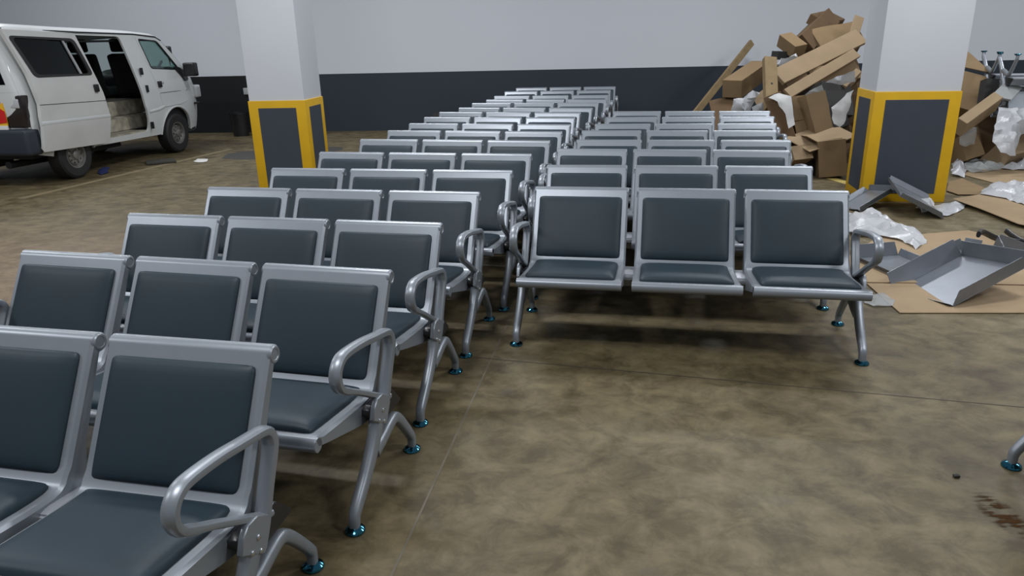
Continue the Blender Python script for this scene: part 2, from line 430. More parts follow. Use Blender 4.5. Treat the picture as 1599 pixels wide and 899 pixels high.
def make_bench(label, group):
    t = thing('waiting_bench', label, 'bench', (0, 0, 0), 0, group)
    obj('beam', beam_bm(), MAT['beam'], t)
    shell = cush = backc = None; caps = []
    for k in (-1, 0, 1):
        if shell is None:
            shell = obj('seat_shell', shell_bm(), MAT['silver'], t)
            cush = obj('seat_cushion', pillow(.470, SEAT_PTS, .036), MAT['vinyl'], shell); backc = obj('back_cushion', pillow(.478, BACK_PTS, .022), MAT['vinyl'], shell)
            for s in (-1, 1):
                bm = lathe([(0, .0008), (.016, .0008), (.018, .003), (.024, .003), (.0275, .0), (0, -.002)], 20)
                bmesh.ops.transform(bm, matrix=Matrix.Translation((s * W_SEAT / 2, .3786, .7560)) @ Matrix.Rotation(s * PI / 2, 4, 'Y'), verts=bm.verts)
                caps.append(obj('end_cap', bm, MAT['silver'], shell))
            shell.location.x = k * P_SEAT
        else:
            c = shell.copy(); C.objects.link(c); c.location.x = k * P_SEAT
            for ch in (cush, backc, *caps): d = ch.copy(); C.objects.link(d); d.parent = c
    for s in (-1, 1):
        obj('beam_cap', cap_bm(s), MAT['blackplastic'], t)
        lg = obj('leg', leg_bm(s), MAT['silver'], t)
        for y in (.166, -.378): obj('foot_pad', foot_bm(s, y), MAT['chrome'], lg)
        obj('armrest', arm_bm(s), MAT['silver'], t)
        br = obj('bracket', bracket_bm(s), MAT['silver'], t)
        for y, z in ((-.085, .345), (-.088, .298), (-.050, .320)): obj('bolt', bolt_bm(s, y, z), MAT['bolt'], br)
    return t
LEFT = [(-1.631, 1.789, -0.2197), (-1.399, 2.527, -0.2511), (-1.262, 3.249, -0.2263), (-1.102, 3.961, -0.2130), (-0.904, 4.646, -0.1971), (-0.757, 5.374, -0.2198), (-0.579, 6.112, -0.2366), (-0.432, 6.730, -0.2457), (-0.310, 7.313, -0.2676), (-0.204, 7.943, -0.2498), (-0.093, 8.510, -0.2698), (0.102, 9.045, -0.2849), (0.265, 9.726, -0.2465), (0.431, 10.249, -0.2753), (0.568, 10.961, -0.2163), (0.751, 11.919, -0.1662), (0.951, 12.775, -0.1668)]
RIGHT = [(0.931, 3.734, -0.1970), (1.051, 4.508, -0.1773), (1.148, 5.237, -0.2191), (1.361, 5.751, -0.1941), (1.471, 6.386, -0.1890), (1.658, 6.907, -0.1802), (1.843, 7.506, -0.1857), (1.987, 8.104, -0.2200)]
ORD = ['frontmost', 'second', 'third', 'fourth', 'fifth', 'sixth', 'seventh', 'eighth', 'ninth', 'tenth', 'eleventh', 'twelfth', 'thirteenth', 'fourteenth', 'fifteenth', 'sixteenth', 'seventeenth']
GL, GR = 'waiting benches in the long left column', 'waiting benches in the shorter right column'
proto = make_bench('', GL)
def pose(x, y, a): return (x, y, 0), a
for i, (x, y, a) in enumerate(LEFT):
    if i == 0: lab = 'silver three-seat bench with slate cushions, frontmost of the long left column'
    elif i == len(LEFT) - 1: lab = 'silver three-seat bench at the far end of the left column, nearest the dark wall'
    else: lab = 'silver three-seat bench with slate cushions, %s from the front in the long left column' % ORD[i]
    if i == 0: proto.location, proto.rotation_euler = (x, y, 0), (0, 0, a); proto['label'] = lab
    else: dup(proto, (x, y, 0), a, lab, GL)
for i, (x, y, a) in enumerate(RIGHT):
    if i == 0: lab = 'silver three-seat bench at the front of the shorter right column, fully in view'
    elif i == len(RIGHT) - 1: lab = 'rearmost silver three-seat bench of the shorter right column, before the cardboard heap'
    else: lab = 'silver three-seat bench with slate cushions, %s from the front in the shorter right column' % ORD[i]
    dup(proto, (x, y, 0), a, lab, GR)
b = dup(proto, (2.30, 1.54, 0), PI / 2, 'silver bench showing only one leg and blue foot at the right edge'); del b['group']
# ------------------------------------------------------------------ van (local x forward, y to its left, z up; origin on the ground under the right rear wheel)
def panel(outline, holes, vfun, thick, grid=.09, m=None):
    """Sheet metal panel: outline and holes in (u, z); vfun(u, z) is its sideways position."""
    pts = []; edges = []
    def loop(poly, sub=.06):
        n0 = len(pts); q = []
        for i, a in enumerate(poly):
            b = poly[(i + 1) % len(poly)]; k = max(1, int(math.hypot(b[0] - a[0], b[1] - a[1]) / sub))
            for j in range(k): q.append((a[0] + (b[0] - a[0]) * j / k, a[1] + (b[1] - a[1]) * j / k))
        pts.extend(q); m_ = len(q)
        edges.extend((n0 + i, n0 + (i + 1) % m_) for i in range(m_)); return q
    loop(outline); [loop(h) for h in holes]
    def inside(p, poly):
        c = False; n = len(poly)
        for i in range(n):
            a, b = poly[i], poly[i - 1]
            if (a[1] > p[1]) != (b[1] > p[1]) and p[0] < (b[0] - a[0]) * (p[1] - a[1]) / (b[1] - a[1]) + a[0]: c = not c
        return c
    us = [p[0] for p in outline]; zs = [p[1] for p in outline]
    u = min(us)
    while u < max(us):
        z = min(zs)
        while z < max(zs):
            if inside((u, z), outline) and not any(inside((u, z), h) for h in holes): pts.append((u, z))
            z += grid
        u += grid
    V, E_, Fc, *_ = delaunay_2d_cdt([Vector(p) for p in pts], edges, [], 0, 1e-5)
    bm = bmesh.new(); vs = [bm.verts.new((v[0], -vfun(v[0], v[1]), v[1])) for v in V]
    for f in Fc:
        cx = sum(V[i][0] for i in f) / len(f); cz = sum(V[i][1] for i in f) / len(f)
        if inside((cx, cz), outline) and not any(inside((cx, cz), h) for h in holes): bm.faces.new([vs[i] for i in f])
    bmesh.ops.delete(bm, geom=[v for v in bm.verts if not v.link_faces], context='VERTS')
    bmesh.ops.recalc_face_normals(bm, faces=bm.faces)
    # front faces look outward (-y)
    if sum(f.normal.y * f.calc_area() for f in bm.faces) > 0: bmesh.ops.reverse_faces(bm, faces=bm.faces)
    if thick: bmesh.ops.solidify(bm, geom=bm.faces[:], thickness=thick)
    return bm
def rnd_poly(poly, r, n=5):
    out = []
    for i, p in enumerate(poly):
        a, p_, b = Vector(poly[i - 1]), Vector(p), Vector(poly[(i + 1) % len(poly)])
        da, db = (a - p_), (b - p_); ra = min(r, da.length * .45, db.length * .45)
        s, e = p_ + da.normalized() * ra, p_ + db.normalized() * ra
        for k in range(n + 1):
            t = k / n; q = s * (1 - t) ** 2 + p_ * 2 * t * (1 - t) + e * t ** 2; out.append((q.x, q.y))
    return out
def arc(cx, cz, r, a0, a1, n=14): return [(cx + r * math.cos(math.radians(a0 + (a1 - a0) * k / n)), cz + r * math.sin(math.radians(a0 + (a1 - a0) * k / n))) for k in range(n + 1)]
VW = 1.64                                                      # body width
def body_v(u, z):                                              # right flank, outward positive
    v = .04
    if z > .98: v -= .105 * ((z - .98) / .8) ** 1.3
    if z < .70: v -= .05 * ((.70 - z) / .35) ** 1.5
    if .70 < z < .80: v += .008 * math.sin((z - .70) / .1 * PI)
    if u > 2.55: v -= .16 * ((u - 2.55) / .6) ** 2
    if u < -.55: v -= .05 * ((-.55 - u) / .2) ** 2
    return v
van = thing('van', 'white van with its side door slid open, parked at the far left', 'van', (-5.65, 9.62, 0), math.atan2(2.28, .37))
FW, WR = 2.29, .305
top_r = [(-.745, 1.845), (.54, 1.80), (1.70, 1.775), (2.22, 1.735)]
flank = [(-.63, .40), (-.67, .80), (-.705, 1.15), (-.74, 1.60)] + top_r + [(2.31, 1.70), (2.62, 1.40), (2.78, 1.24), (2.96, 1.10), (3.07, .97), (3.11, .80), (3.08, .60), (3.00, .34), (2.70, .33)] \
    + arc(FW, .315, .395, 3, 177) + [(1.80, .335), (.40, .36)] + arc(0, .315, .37, 4, 176)
door_gap = rnd_poly([(-.15, .43), (1.56, .415), (1.585, .55), (1.52, 1.0), (1.375, 1.765), (-.15, 1.80)], .07)
fwin = rnd_poly([(1.765, 1.735), (2.205, 1.70), (2.56, 1.30), (2.50, 1.262), (1.875, 1.305)], .05)
obj('flank', panel(flank, [door_gap, fwin], body_v, .03), MAT['vanwhite'], van)
lw1 = rnd_poly([(.25, 1.30), (1.35, 1.28), (1.28, 1.70), (.25, 1.72)], .06); lw2 = rnd_poly([(-.60, 1.32), (.1, 1.30), (.1, 1.72), (-.60, 1.74)], .06)
far_v = lambda u, z: -VW + .08 - body_v(u, z)
bm = panel(flank, [lw1, lw2, fwin], far_v, .03); obj('flank', bm, MAT['vanwhite'], van)
obj('added_shade_lining', panel([(-.6, .62), (1.66, .62), (1.66, 1.70), (-.62, 1.74)], [lw1, lw2], lambda u, z: -VW + .16 - body_v(u, z), .02), MAT['vandark'], van)  # inner sheet added in a dark colour so the cabin reads as shaded
for k, h in enumerate((lw1, lw2, fwin)): obj('side_window', panel(h, [], lambda u, z: far_v(u, z) + .015, .004), MAT['glassclear'], van)
# roof, windscreen, nose and tail as one skin running over the top, split by piece
def skin(prof, name, m, crown=.035, bulge=0., holes=None, inset=0.0, lift=0.0):
    bm = bmesh.new(); ts = [-1, -.985, -.95, -.9, -.8, -.55, -.3, 0, .3, .55, .8, .9, .95, .985, 1]; rows = []
    P = []
    for a, b in zip(prof, prof[1:]):
        k = max(1, int(math.hypot(b[0] - a[0], b[1] - a[1]) / .12)); P += [(a[0] + (b[0] - a[0]) * j / k, a[1] + (b[1] - a[1]) * j / k) for j in range(k)]
    P.append(prof[-1])
    for i, (u, z) in enumerate(P):
        a, b = P[max(0, i - 1)], P[min(len(P) - 1, i + 1)]; tu, tz = b[0] - a[0], b[1] - a[1]; l = math.hypot(tu, tz); nu, nz = -tz / l, tu / l
        vr = body_v(u, z); row = []
        for t in ts:
            t2 = t * (1 - inset); half = (VW / 2 - .04 + vr)
            e = .055 * (1 - (1 - ((abs(t2) - .88) / .12) ** 2) ** .5) if abs(t2) > .88 else 0
            h = crown * (1 - t2 * t2) + bulge * (1 - t2 * t2) * abs(nu) - e + .045 + lift
            row.append(bm.verts.new((u + nu * h, VW / 2 - .04 - t2 * half, z + nz * h)))
        rows.append(row)
    for a, b in zip(rows, rows[1:]):
        for k in range(len(ts) - 1): bm.faces.new((a[k], a[k + 1], b[k + 1], b[k]))
    return obj(name, bm, m, van, 50)
skin([(-.63, .45), (-.67, .80), (-.705, 1.15)], 'tailgate', MAT['vanwhite'], .0, .03)
skin([(-.705, 1.15), (-.735, 1.55), (-.745, 1.70)], 'tailgate', MAT['vanwhite'], .0, .03)
skin([(-.745, 1.70), (-.75, 1.80), (-.70, 1.85), (-.55, 1.855), (.54, 1.815), (1.70, 1.785), (2.15, 1.755), (2.28, 1.72), (2.33, 1.68)], 'roof', MAT['vanwhite'], .05, .0)
skin([(2.33, 1.68), (2.62, 1.40), (2.80, 1.22)], 'windscreen', MAT['glassclear'], .02, .06)
skin([(2.80, 1.22), (2.96, 1.10), (3.07, .97), (3.11, .80), (3.08, .60), (3.02, .36), (2.95, .31)], 'nose', MAT['vanwhite'], .02, .10)
skin([(-.712, 1.24), (-.735, 1.55), (-.742, 1.66)], 'rear_window', MAT['glassdark'], .0, .03, inset=.10, lift=.004)
# window surround and gutter
bm = bmesh.new()
sweep([(u, -body_v(u, z) + .002, z + .012) for u, z in [(-.76, 1.83), (-.70, 1.85), (.54, 1.808), (1.70, 1.783), (2.20, 1.745), (2.32, 1.69)]], (.008, .010), bm, 8, Vector((0, 1, 0)))
obj('gutter', bm, MAT['vandark'], van)
# sliding door, standing off the flank
dv = lambda u, z: body_v(u, z) + .085 + (.05 * ((-.55 - u) / .2) ** 2 if u < -.55 else 0)
dwin = rnd_poly([(-.69, 1.775), (.335, 1.735), (.485, 1.285), (-.50, 1.305)], .07)
door = obj('sliding_door', panel([(-.755, 1.85), (.40, 1.80), (.50, 1.38), (.59, 1.05), (.63, .72), (.57, .385), (-.615, .43), (-.59, .78), (-.56, 1.0), (-.60, 1.35)], [dwin], dv, .045), MAT['vandirty'], van)
def ring(poly, w): 
    c = Vector((sum(p[0] for p in poly) / len(poly), sum(p[1] for p in poly) / len(poly)))
    return [(p[0] + (c.x - p[0]) * w / max(.05, (Vector(p) - c).length), p[1] + (c.y - p[1]) * w / max(.05, (Vector(p) - c).length)) for p in poly]
din = ring(dwin, .045)
obj('window_seal', panel(ring(dwin, -.012), [din], lambda u, z: dv(u, z) + .006, .02, .3), MAT['rubber'], door)
obj('window_pane', panel(rnd_poly([(-.70, 1.76), (-.08, 1.74), (.05, 1.29), (-.52, 1.30)], .03), [], lambda u, z: dv(u, z) - .012, .005, .3), MAT['glassdark'], door)
obj('window_pane', panel(rnd_poly([(-.22, 1.74), (.16, 1.73), (.30, 1.29), (-.10, 1.29)], .03), [], lambda u, z: dv(u, z) - .024, .005, .3), MAT['glassdark'], door)
obj('sash', panel([(.135, 1.735), (.165, 1.735), (.315, 1.29), (.28, 1.29)], [], lambda u, z: dv(u, z) - .004, .015, .3), MAT['greyfit'], door)
bm = box((.43, -.148, 1.065), (.50, -.11, 1.165), .012); obj('door_handle', bm, MAT['blackplastic'], door)
obj('crease', sweep([(u, -dv(u, .755) + .004, .755 - .02 * u) for u in (-.60, -.2, .2, .62)], (.010, .022), None, 8, Vector((0, 1, 0))), MAT['vanwhite'], door)
obj('seam', sweep([(u, -dv(u, .96) - .001, .985 - .035 * (u + .57)) for u in (-.565, 0, .605)], (.003, .004), None, 6, Vector((0, 1, 0))), MAT['vandark'], door)
# front door
fdv = lambda u, z: body_v(u, z) + .006
fdoor = obj('front_door', panel(rnd_poly([(1.715, 1.755), (2.225, 1.722), (2.665, 1.25), (2.68, .80), (2.45, .745), (2.2, .742), (1.965, .735), (1.92, 1.03), (1.835, 1.31)], .03), [fwin], fdv, .012), MAT['vanwhite'], van)
obj('window_pane', panel(fwin, [], lambda u, z: body_v(u, z) - .012, .004), MAT['glassgreen'], fdoor)
obj('window_seal', panel(ring(fwin, -.004), [ring(fwin, .018)], lambda u, z: fdv(u, z) + .003, .014, .3), MAT['rubber'], fdoor)
obj('door_handle', box((1.925, -.075, 1.03), (1.995, -.035, 1.12), .01), MAT['blackplastic'], fdoor)
obj('lock', lathe([(0, .006), (.012, .004), (.014, 0)], 10, None, Matrix.Translation((2.06, -.05, 1.09)) @ Matrix.Rotation(PI / 2, 4, 'X')), MAT['greyfit'], fdoor)
obj('seam', sweep([(u, -fdv(u, .93) - .001, .945 - .0 * u) for u in (1.945, 2.3, 2.68)], (.003, .004), None, 6, Vector((0, 1, 0))), MAT['vandark'], fdoor)
obj('sill_line', sweep([(u, -body_v(u, z) - .004, z) for u, z in ((1.62, .70), (1.85, .715), (1.98, .745))], (.008, .022), None, 8, Vector((0, 1, 0))), MAT['vanwhite'], van)
obj('arch_lip', sweep([(u, -body_v(u, z) - .006, z) for u, z in arc(FW, .315, .405, 2, 178, 20)], (.014, .016), None, 8, Vector((0, 1, 0))), MAT['vanwhite'], van)
# mirror
mr = obj('mirror_arm', panel(rnd_poly([(2.46, 1.32), (2.56, 1.30), (2.74, 1.22), (2.76, 1.10), (2.66, 1.08), (2.58, 1.16), (2.46, 1.27)], .03), [], lambda u, z: body_v(u, z) + .03, .035, .3), MAT['blackplastic'], van)
bm = box((2.58, -.27, 1.155), (2.72, -.075, 1.365), .035, 4); obj('mirror_head', bm, MAT['blackplastic'], mr)
bm = box((2.60, .10, 1.49), (2.66, .22, 1.62), .025, 3); rod((2.63, .16, 1.5), (2.70, .2, 1.34), .012, 8, bm); m2 = obj('front_mirror', bm, MAT['blackplastic'], van)
# wheels
def wheel(u, v, label=None):
    R = Matrix.Translation((u, v, WR)) @ Matrix.Rotation(PI / 2, 4, 'X')
    tw = .185
    t = obj('wheel', lathe([(.168, .0), (.20, -.004), (.27, -.006), (.297, .012), (.305, .04), (.305, tw - .04), (.297, tw - .012), (.27, tw + .006), (.20, tw + .004), (.168, tw)], 36, None, R @ Matrix.Translation((0, 0, -tw))), MAT['rubber'], van)
    bm = bmesh.new(); Ri = R
    lathe([(.172, -.004), (.170, .002), (.158, .0), (.150, -.035), (.132, -.055), (.118, -.02), (.085, -.012), (.06, -.02), (.052, .004), (.03, .012), (0, .013)], 30, bm, Ri)
    for k in range(5):
        q = 2 * PI * k / 5; lathe([(.0, .006), (.008, .004), (.009, -.012)], 8, bm, Ri @ Matrix.Translation((.07 * math.cos(q), .07 * math.sin(q), 0)))
    rim = obj('rim', bm, MAT['rim'], t)
    hb = bmesh.new()
    for k in range(10):
        q = 2 * PI * k / 10; lathe([(.013, -.008), (0, -.007)], 10, hb, Ri @ Matrix.Translation((.119, 0, -.008)) if False else Ri @ Matrix.Rotation(q, 4, 'Z') @ Matrix.Translation((.102, 0, -.0055)))
    obj('rim_holes', hb, MAT['vandark'], t)
    return t
wheel(FW, -.01); wheel(-.0, .0); 
for u in (FW, 0): 
    R = None
    bm = lathe([(.0, 0), (.29, 0), (.305, .03), (.305, .15), (.29, .18), (0, .18)], 32, None, Matrix.Translation((u, VW - .08, WR)) @ Matrix.Rotation(PI / 2, 4, 'X')); obj('wheel', bm, MAT['rubber'], van)
# wheel housings, underbody
bm = bmesh.new()
bm_box(bm, (-.60, .12, .34), (2.95, VW - .2, .42)); bm_box(bm, (1.84, .035, .36), (2.74, .05, .78)); bm_box(bm, (-.42, .23, .36), (.42, .26, .72))
rod((-.62, .45, .27), (.6, .45, .25), .045, 10, bm); rod((0, .1, .30), (0, VW - .2, .30), .05, 10, bm); rod((-.62, 1.1, .30), (1.9, 1.1, .30), .03, 8, bm)
bm_box(bm, (.5, .3, .24), (1.3, .8, .36)); bm_box(bm, (-.50, .75, .22), (-.2, 1.2, .4))
obj('underbody', bm, MAT['vandark'], van)
# interior: grimy step and sill, floor, partitions, seats, dash
bm = bmesh.new()
bm_box(bm, (-.1, .02, .40), (1.57, .32, .44)); bm_box(bm, (-.1, .30, .44), (2.12, .38, .63)); bm_box(bm, (.2, .34, .60), (2.12, 1.5, .645)); bm_box(bm, (.95, .42, .645), (2.2, 1.5, .86))
bmesh.ops.bevel(bm, geom=bm.edges[:], offset=.012, segments=2, affect='EDGES'); obj('step', bm, MAT['grime'], van)
bm = bmesh.new(); bm_box(bm, (-.62, .16, .60), (.75, 1.5, .66)); bm_box(bm, (-.62, .18, 1.70), (2.2, 1.45, 1.72)); bm_box(bm, (-.64, .12, .6), (-.58, 1.48, 1.2))
obj('cabin_floor', bm, MAT['vandark'], van)
def seat(u, v, w=.47):
    bm = box((u - .02, v - w / 2, .90), (u + .48, v + w / 2, 1.03), .05, 3); s = obj('seat', bm, MAT['seatcloth'], van)
    bm = box((-.075, -w / 2, 0), (.075, w / 2, .60), .055, 3); bmesh.ops.transform(bm, matrix=Matrix.Translation((u, v, .94)) @ Matrix.Rotation(-.20, 4, 'Y'), verts=bm.verts); obj('backrest', bm, MAT['seatcloth'], s)
    bm = box((-.055, -.14, 0), (.055, .14, .19), .04, 3); bmesh.ops.transform(bm, matrix=Matrix.Translation((u - .135, v, 1.555)) @ Matrix.Rotation(-.10, 4, 'Y'), verts=bm.verts); h = obj('headrest', bm, MAT['seatcloth'], s)
    return s
seat(2.03, .45); seat(2.03, 1.15)
bm = box((.05, .30, .66), (.50, 1.45, 1.05), .06, 3); s = obj('seat', bm, MAT['seatcloth'], van)
bm = box((-.02, .32, 1.0), (.14, 1.42, 1.50), .06, 3); obj('backrest', bm, MAT['seatcloth'], s)
bm = box((2.62, .12, .80), (2.84, VW - .2, 1.20), .06, 3); obj('dashboard', bm, MAT['vandark'], van)
bm = bmesh.new(); cpt = [Vector((.0, .185 * math.cos(2 * PI * k / 28), .185 * math.sin(2 * PI * k / 28))) for k in range(28)]
sweep(cpt, (.013, .013), bm, 8, Vector((1, 0, 0)), closed=True); rod((0, -.17, 0), (0, .17, 0), .012, 8, bm); rod((0, 0, 0), (.3, 0, -.12), .02, 8, bm)
bmesh.ops.transform(bm, matrix=Matrix.Translation((2.56, .42, 1.20)) @ Matrix.Rotation(-1.0, 4, 'Y'), verts=bm.verts); obj('steering_wheel', bm, MAT['blackplastic'], van)
# pillar between the doors: hinges and trim
for u, z in ((1.585, 1.28), (1.645, 1.03), (1.62, .50)): obj('latch', box((u - .02, -.062, z - .05), (u + .02, -.03, z + .05), .005), MAT['blackplastic'], van)
obj('marker_lamp', box((2.88, -.062, .70), (2.95, .02, .735), .008), MAT['lampdark'], van)
obj('headlamp', box((2.98, -.005, .80), (3.13, .22, 1.0), .03, 3), MAT['lampclear'], van)
# tail: bumper, lamp cluster, reflective tape, plate
bm = box((-.80, -.05, .40), (-.56, VW - .03, .72), .05, 3); obj('rear_bumper', bm, MAT['bumper'], van)
tl = obj('tail_lamp', box((-.735, -.028, .735), (-.60, .22, 1.11), .02, 3), MAT['lampdark'], van)
obj('lamp_lens', box((-.742, .0, .96), (-.62, .18, 1.07), .015, 3), MAT['lampclear'], tl)
bm = bmesh.new(); bm_box(bm, (-.752, .20, .765), (-.742, .62, 1.10)); tp = obj('reflective_tape', bm, MAT['yellowtape'], van, smooth=0)
bm = bmesh.new()
prism([(.20, .80), (.20, .93), (.34, 1.02), (.46, .90), (.40, .78)], -.757, -.752, 'x', bm); obj('red_chevron', bm, MAT['redlens'], tp, smooth=0)
obj('reflector', lathe([(0, .008), (.038, .008), (.045, 0)], 16, None, Matrix.Translation((-.752, .27, 1.045)) @ Matrix.Rotation(-PI / 2, 4, 'Y')), MAT['redlens'], tp)
obj('plate', box((-.76, .20, .60), (-.745, .62, .765), .004), MAT['whiteplate'], van)
# ------------------------------------------------------------------ cardboard heap, timber, wrapping film and steel trays
def beam_obj(name, p, q, w, h, m, label, cat, up=(0, 0, 1), group=None, bev=.004, parent=None, sag=0.0):
    """Box with its long axis from p to q, w across and h thick."""
    p, q = Vector(p), Vector(q); ax = (q - p); L = ax.length; ax.normalize()
    sd = ax.cross(Vector(up)); sd.normalize(); nn = sd.cross(ax)
    bm = bmesh.new(); bm_box(bm, (-L / 2, -w / 2, -h / 2), (L / 2, w / 2, h / 2))
    if bev: bmesh.ops.bevel(bm, geom=bm.edges[:], offset=bev, segments=1, affect='EDGES')
    o = obj(name, bm, m, parent); R = Matrix((ax, sd, nn)).transposed().to_4x4(); R.translation = (p + q) / 2; o.matrix_world = R
    if label: tag(o, label, cat, group)
    return o
def frame3(A, B, Cc, away=True):
    A, B, Cc = Vector(A), Vector(B), Vector(Cc); e1 = B - A; l1 = e1.length; e1.normalize()
    e2 = Cc - A; e2 -= e1 * e2.dot(e1); l2 = e2.length; e2.normalize(); e3 = e1.cross(e2)
    flip = (e3.dot(A - CP) < 0)
    return A, e1, l1, e2, l2, (-e3 if flip else e3)
def carton(A, B, Cc, t, m, label, flaps=(), open_face=False, tape=True, group=None, dent=.012, inner=None):
    """Cardboard box: A, B, C are three corners of the face towards us (top left, top right, bottom left), t its depth."""
    A, e1, l1, e2, l2, e3 = frame3(A, B, Cc)
    root = thing('cardboard_box', label, 'box', A + e1 * l1 / 2 + e2 * l2 / 2 + e3 * t / 2, 0, group)
    R = Matrix((e1, e3, -e2)).transposed(); sgn = R.determinant()
    root.rotation_mode = 'QUATERNION'
    if sgn < 0: R = Matrix((-e1, e3, -e2)).transposed()
    root.rotation_quaternion = R.to_quaternion()
    hx, hy, hz = l1 / 2, t / 2, l2 / 2
    bm = bmesh.new(); bm_box(bm, (-hx, -hy, -hz), (hx, hy, hz))
    bmesh.ops.subdivide_edges(bm, edges=bm.edges[:], cuts=3, use_grid_fill=True)
    k = rnd.random() * 50
    for v in bm.verts:
        n = noise.noise_vector(v.co * 3.0 + Vector((k, k, k))); v.co += n * dent
    if open_face:
        fr = [f for f in bm.faces if f.normal.y < -.9] if open_face == 'front' else [f for f in bm.faces if f.normal.z > .9]
        bmesh.ops.delete(bm, geom=fr, context='FACES'); bmesh.ops.solidify(bm, geom=bm.faces[:], thickness=.008)
    obj('body', bm, m, root, 30)
    if tape and not open_face:
        obj('tape', box((-hx - .002 - dent * .6, -.028, hz - .002), (hx + .002 + dent * .6, .028, hz + dent), 0), MAT['tape'], root, 0)
    for (edge, ang) in flaps:
        ln = {'f': hx, 'b': hx, 'l': hy, 'r': hy}[edge]; dp = min(.22, (hy if edge in 'fb' else hx) * .95)
        bm = box((-ln * .97, 0, -.003), (ln * .97, dp, .003), .001, 1)
        Mx = Matrix.Rotation(math.radians(ang), 4, 'X')
        T = {'f': Matrix.Translation((0, -hy, hz)) @ Matrix.Rotation(PI, 4, 'Z'), 'b': Matrix.Translation((0, hy, hz)), 'l': Matrix.Translation((-hx, 0, hz)) @ Matrix.Rotation(PI / 2, 4, 'Z'), 'r': Matrix.Translation((hx, 0, hz)) @ Matrix.Rotation(-PI / 2, 4, 'Z')}[edge]
        bmesh.ops.transform(bm, matrix=T @ Mx, verts=bm.verts); obj('flap', bm, m, root)
    return root
def poly_inside(p, poly):
    c = False
    for i in range(len(poly)):
        a, b = poly[i], poly[i - 1]
        if (a[1] > p[1]) != (b[1] > p[1]) and p[0] < (b[0] - a[0]) * (p[1] - a[1]) / (b[1] - a[1]) + a[0]: c = not c
    return c
def crumple(name, pts3, amp, m, label, cat, seed=0., grid=.05, nrm=None, freq=7., thick=.0015, base=.004, group=None):
    """Loose film or paper: a polygon in space, gridded and crumpled along its normal."""
    c = sum(pts3, Vector()) / len(pts3)
    if nrm is None:
        nrm = Vector()
        for i in range(len(pts3)): nrm += (pts3[i] - c).cross(pts3[(i + 1) % len(pts3)] - c)
        nrm.normalize()
        if nrm.dot(CP - c) < 0: nrm = -nrm
    nrm = Vector(nrm); ref = Vector((1, 0, 0)) if abs(nrm.x) < .8 else Vector((0, 1, 0))
    e1 = (ref - nrm * ref.dot(nrm)).normalized(); e2 = nrm.cross(e1)
    P = [((p - c).dot(e1), (p - c).dot(e2)) for p in pts3]; H = [(p - c).dot(nrm) for p in pts3]
    pts = []; edges = []; n0 = 0
    for i, a in enumerate(P):
        b = P[(i + 1) % len(P)]; k = max(1, int(math.hypot(b[0] - a[0], b[1] - a[1]) / grid))
        for j in range(k):
            q = Vector((a[0] + (b[0] - a[0]) * j / k, a[1] + (b[1] - a[1]) * j / k)); q += Vector(noise.noise_vector(Vector((q.x * 9, q.y * 9, seed)))[:2]) * grid * .5; pts.append(q)
    n = len(pts); edges = [(i, (i + 1) % n) for i in range(n)]; bp = [(p.x, p.y) for p in pts]
    x = min(p[0] for p in bp)
    while x < max(p[0] for p in bp):
        y = min(p[1] for p in bp)
        while y < max(p[1] for p in bp):
            q = (x + rnd.uniform(-.3, .3) * grid, y + rnd.uniform(-.3, .3) * grid)
            if poly_inside(q, bp) and min(math.hypot(q[0] - b[0], q[1] - b[1]) for b in bp) > grid * .5: pts.append(Vector(q))
            y += grid
        x += grid
    V, E_, Fc, *_ = delaunay_2d_cdt(pts, edges, [], 0, 1e-5)
    bm = bmesh.new(); vs = []
    for v in V:
        w = Vector((v[0] * freq, v[1] * freq, seed * 3.7)); h = (1 - abs(noise.noise(w)) * 2.2) * .6 + (1 - abs(noise.noise(w * 2.1)) * 2) * .3 + .1 * noise.noise(w * 4)
        edge_d = min(math.hypot(v[0] - b[0], v[1] - b[1]) for b in bp); f = min(1, edge_d / .07) * .75 + .25
        hh = sum(hh_ / (1e-4 + math.hypot(v[0] - p[0], v[1] - p[1]) ** 2) for hh_, p in zip(H, P)) / sum(1 / (1e-4 + math.hypot(v[0] - p[0], v[1] - p[1]) ** 2) for p in P)
        vs.append(bm.verts.new(e1 * v[0] + e2 * v[1] + nrm * (base + hh + max(0, h) * amp * f)))
    for f in Fc:
        cx = sum(V[i][0] for i in f) / len(f), sum(V[i][1] for i in f) / len(f)
        if poly_inside(cx, bp): bm.faces.new([vs[i] for i in f])
    bmesh.ops.delete(bm, geom=[v for v in bm.verts if not v.link_faces], context='VERTS')
    if thick: bmesh.ops.solidify(bm, geom=bm.faces[:], thickness=thick)
    o = obj(name, bm, m, None, 40, c); return tag(o, label, cat, group)
def fl(pts, z=0.): return [atz(px, py, z) for px, py in pts]
def vp(pts, Y): return [at(px, py, Y) for px, py in pts]
def floor_sheet(pts, z, m, label, th=.005, curl=None):
    P = [atz(px, py, z) for px, py in pts]; c = sum(P, Vector()) / len(P); c.z = z
    bm = bmesh.new(); a = [bm.verts.new(p - c) for p in P]; f = bm.faces.new(a)
    f.normal_update()
    if f.normal.z < 0: f.normal_flip(); f.normal_update()
    if curl:
        for i, dz in curl.items(): a[i].co.z += dz
    r = bmesh.ops.solidify(bm, geom=[f], thickness=-th); bmesh.ops.triangulate(bm, faces=[f for f in bm.faces if len(f.verts) > 4])
    return tag(obj('cardboard_sheet', bm, m, None, 20, c), label, 'cardboard')
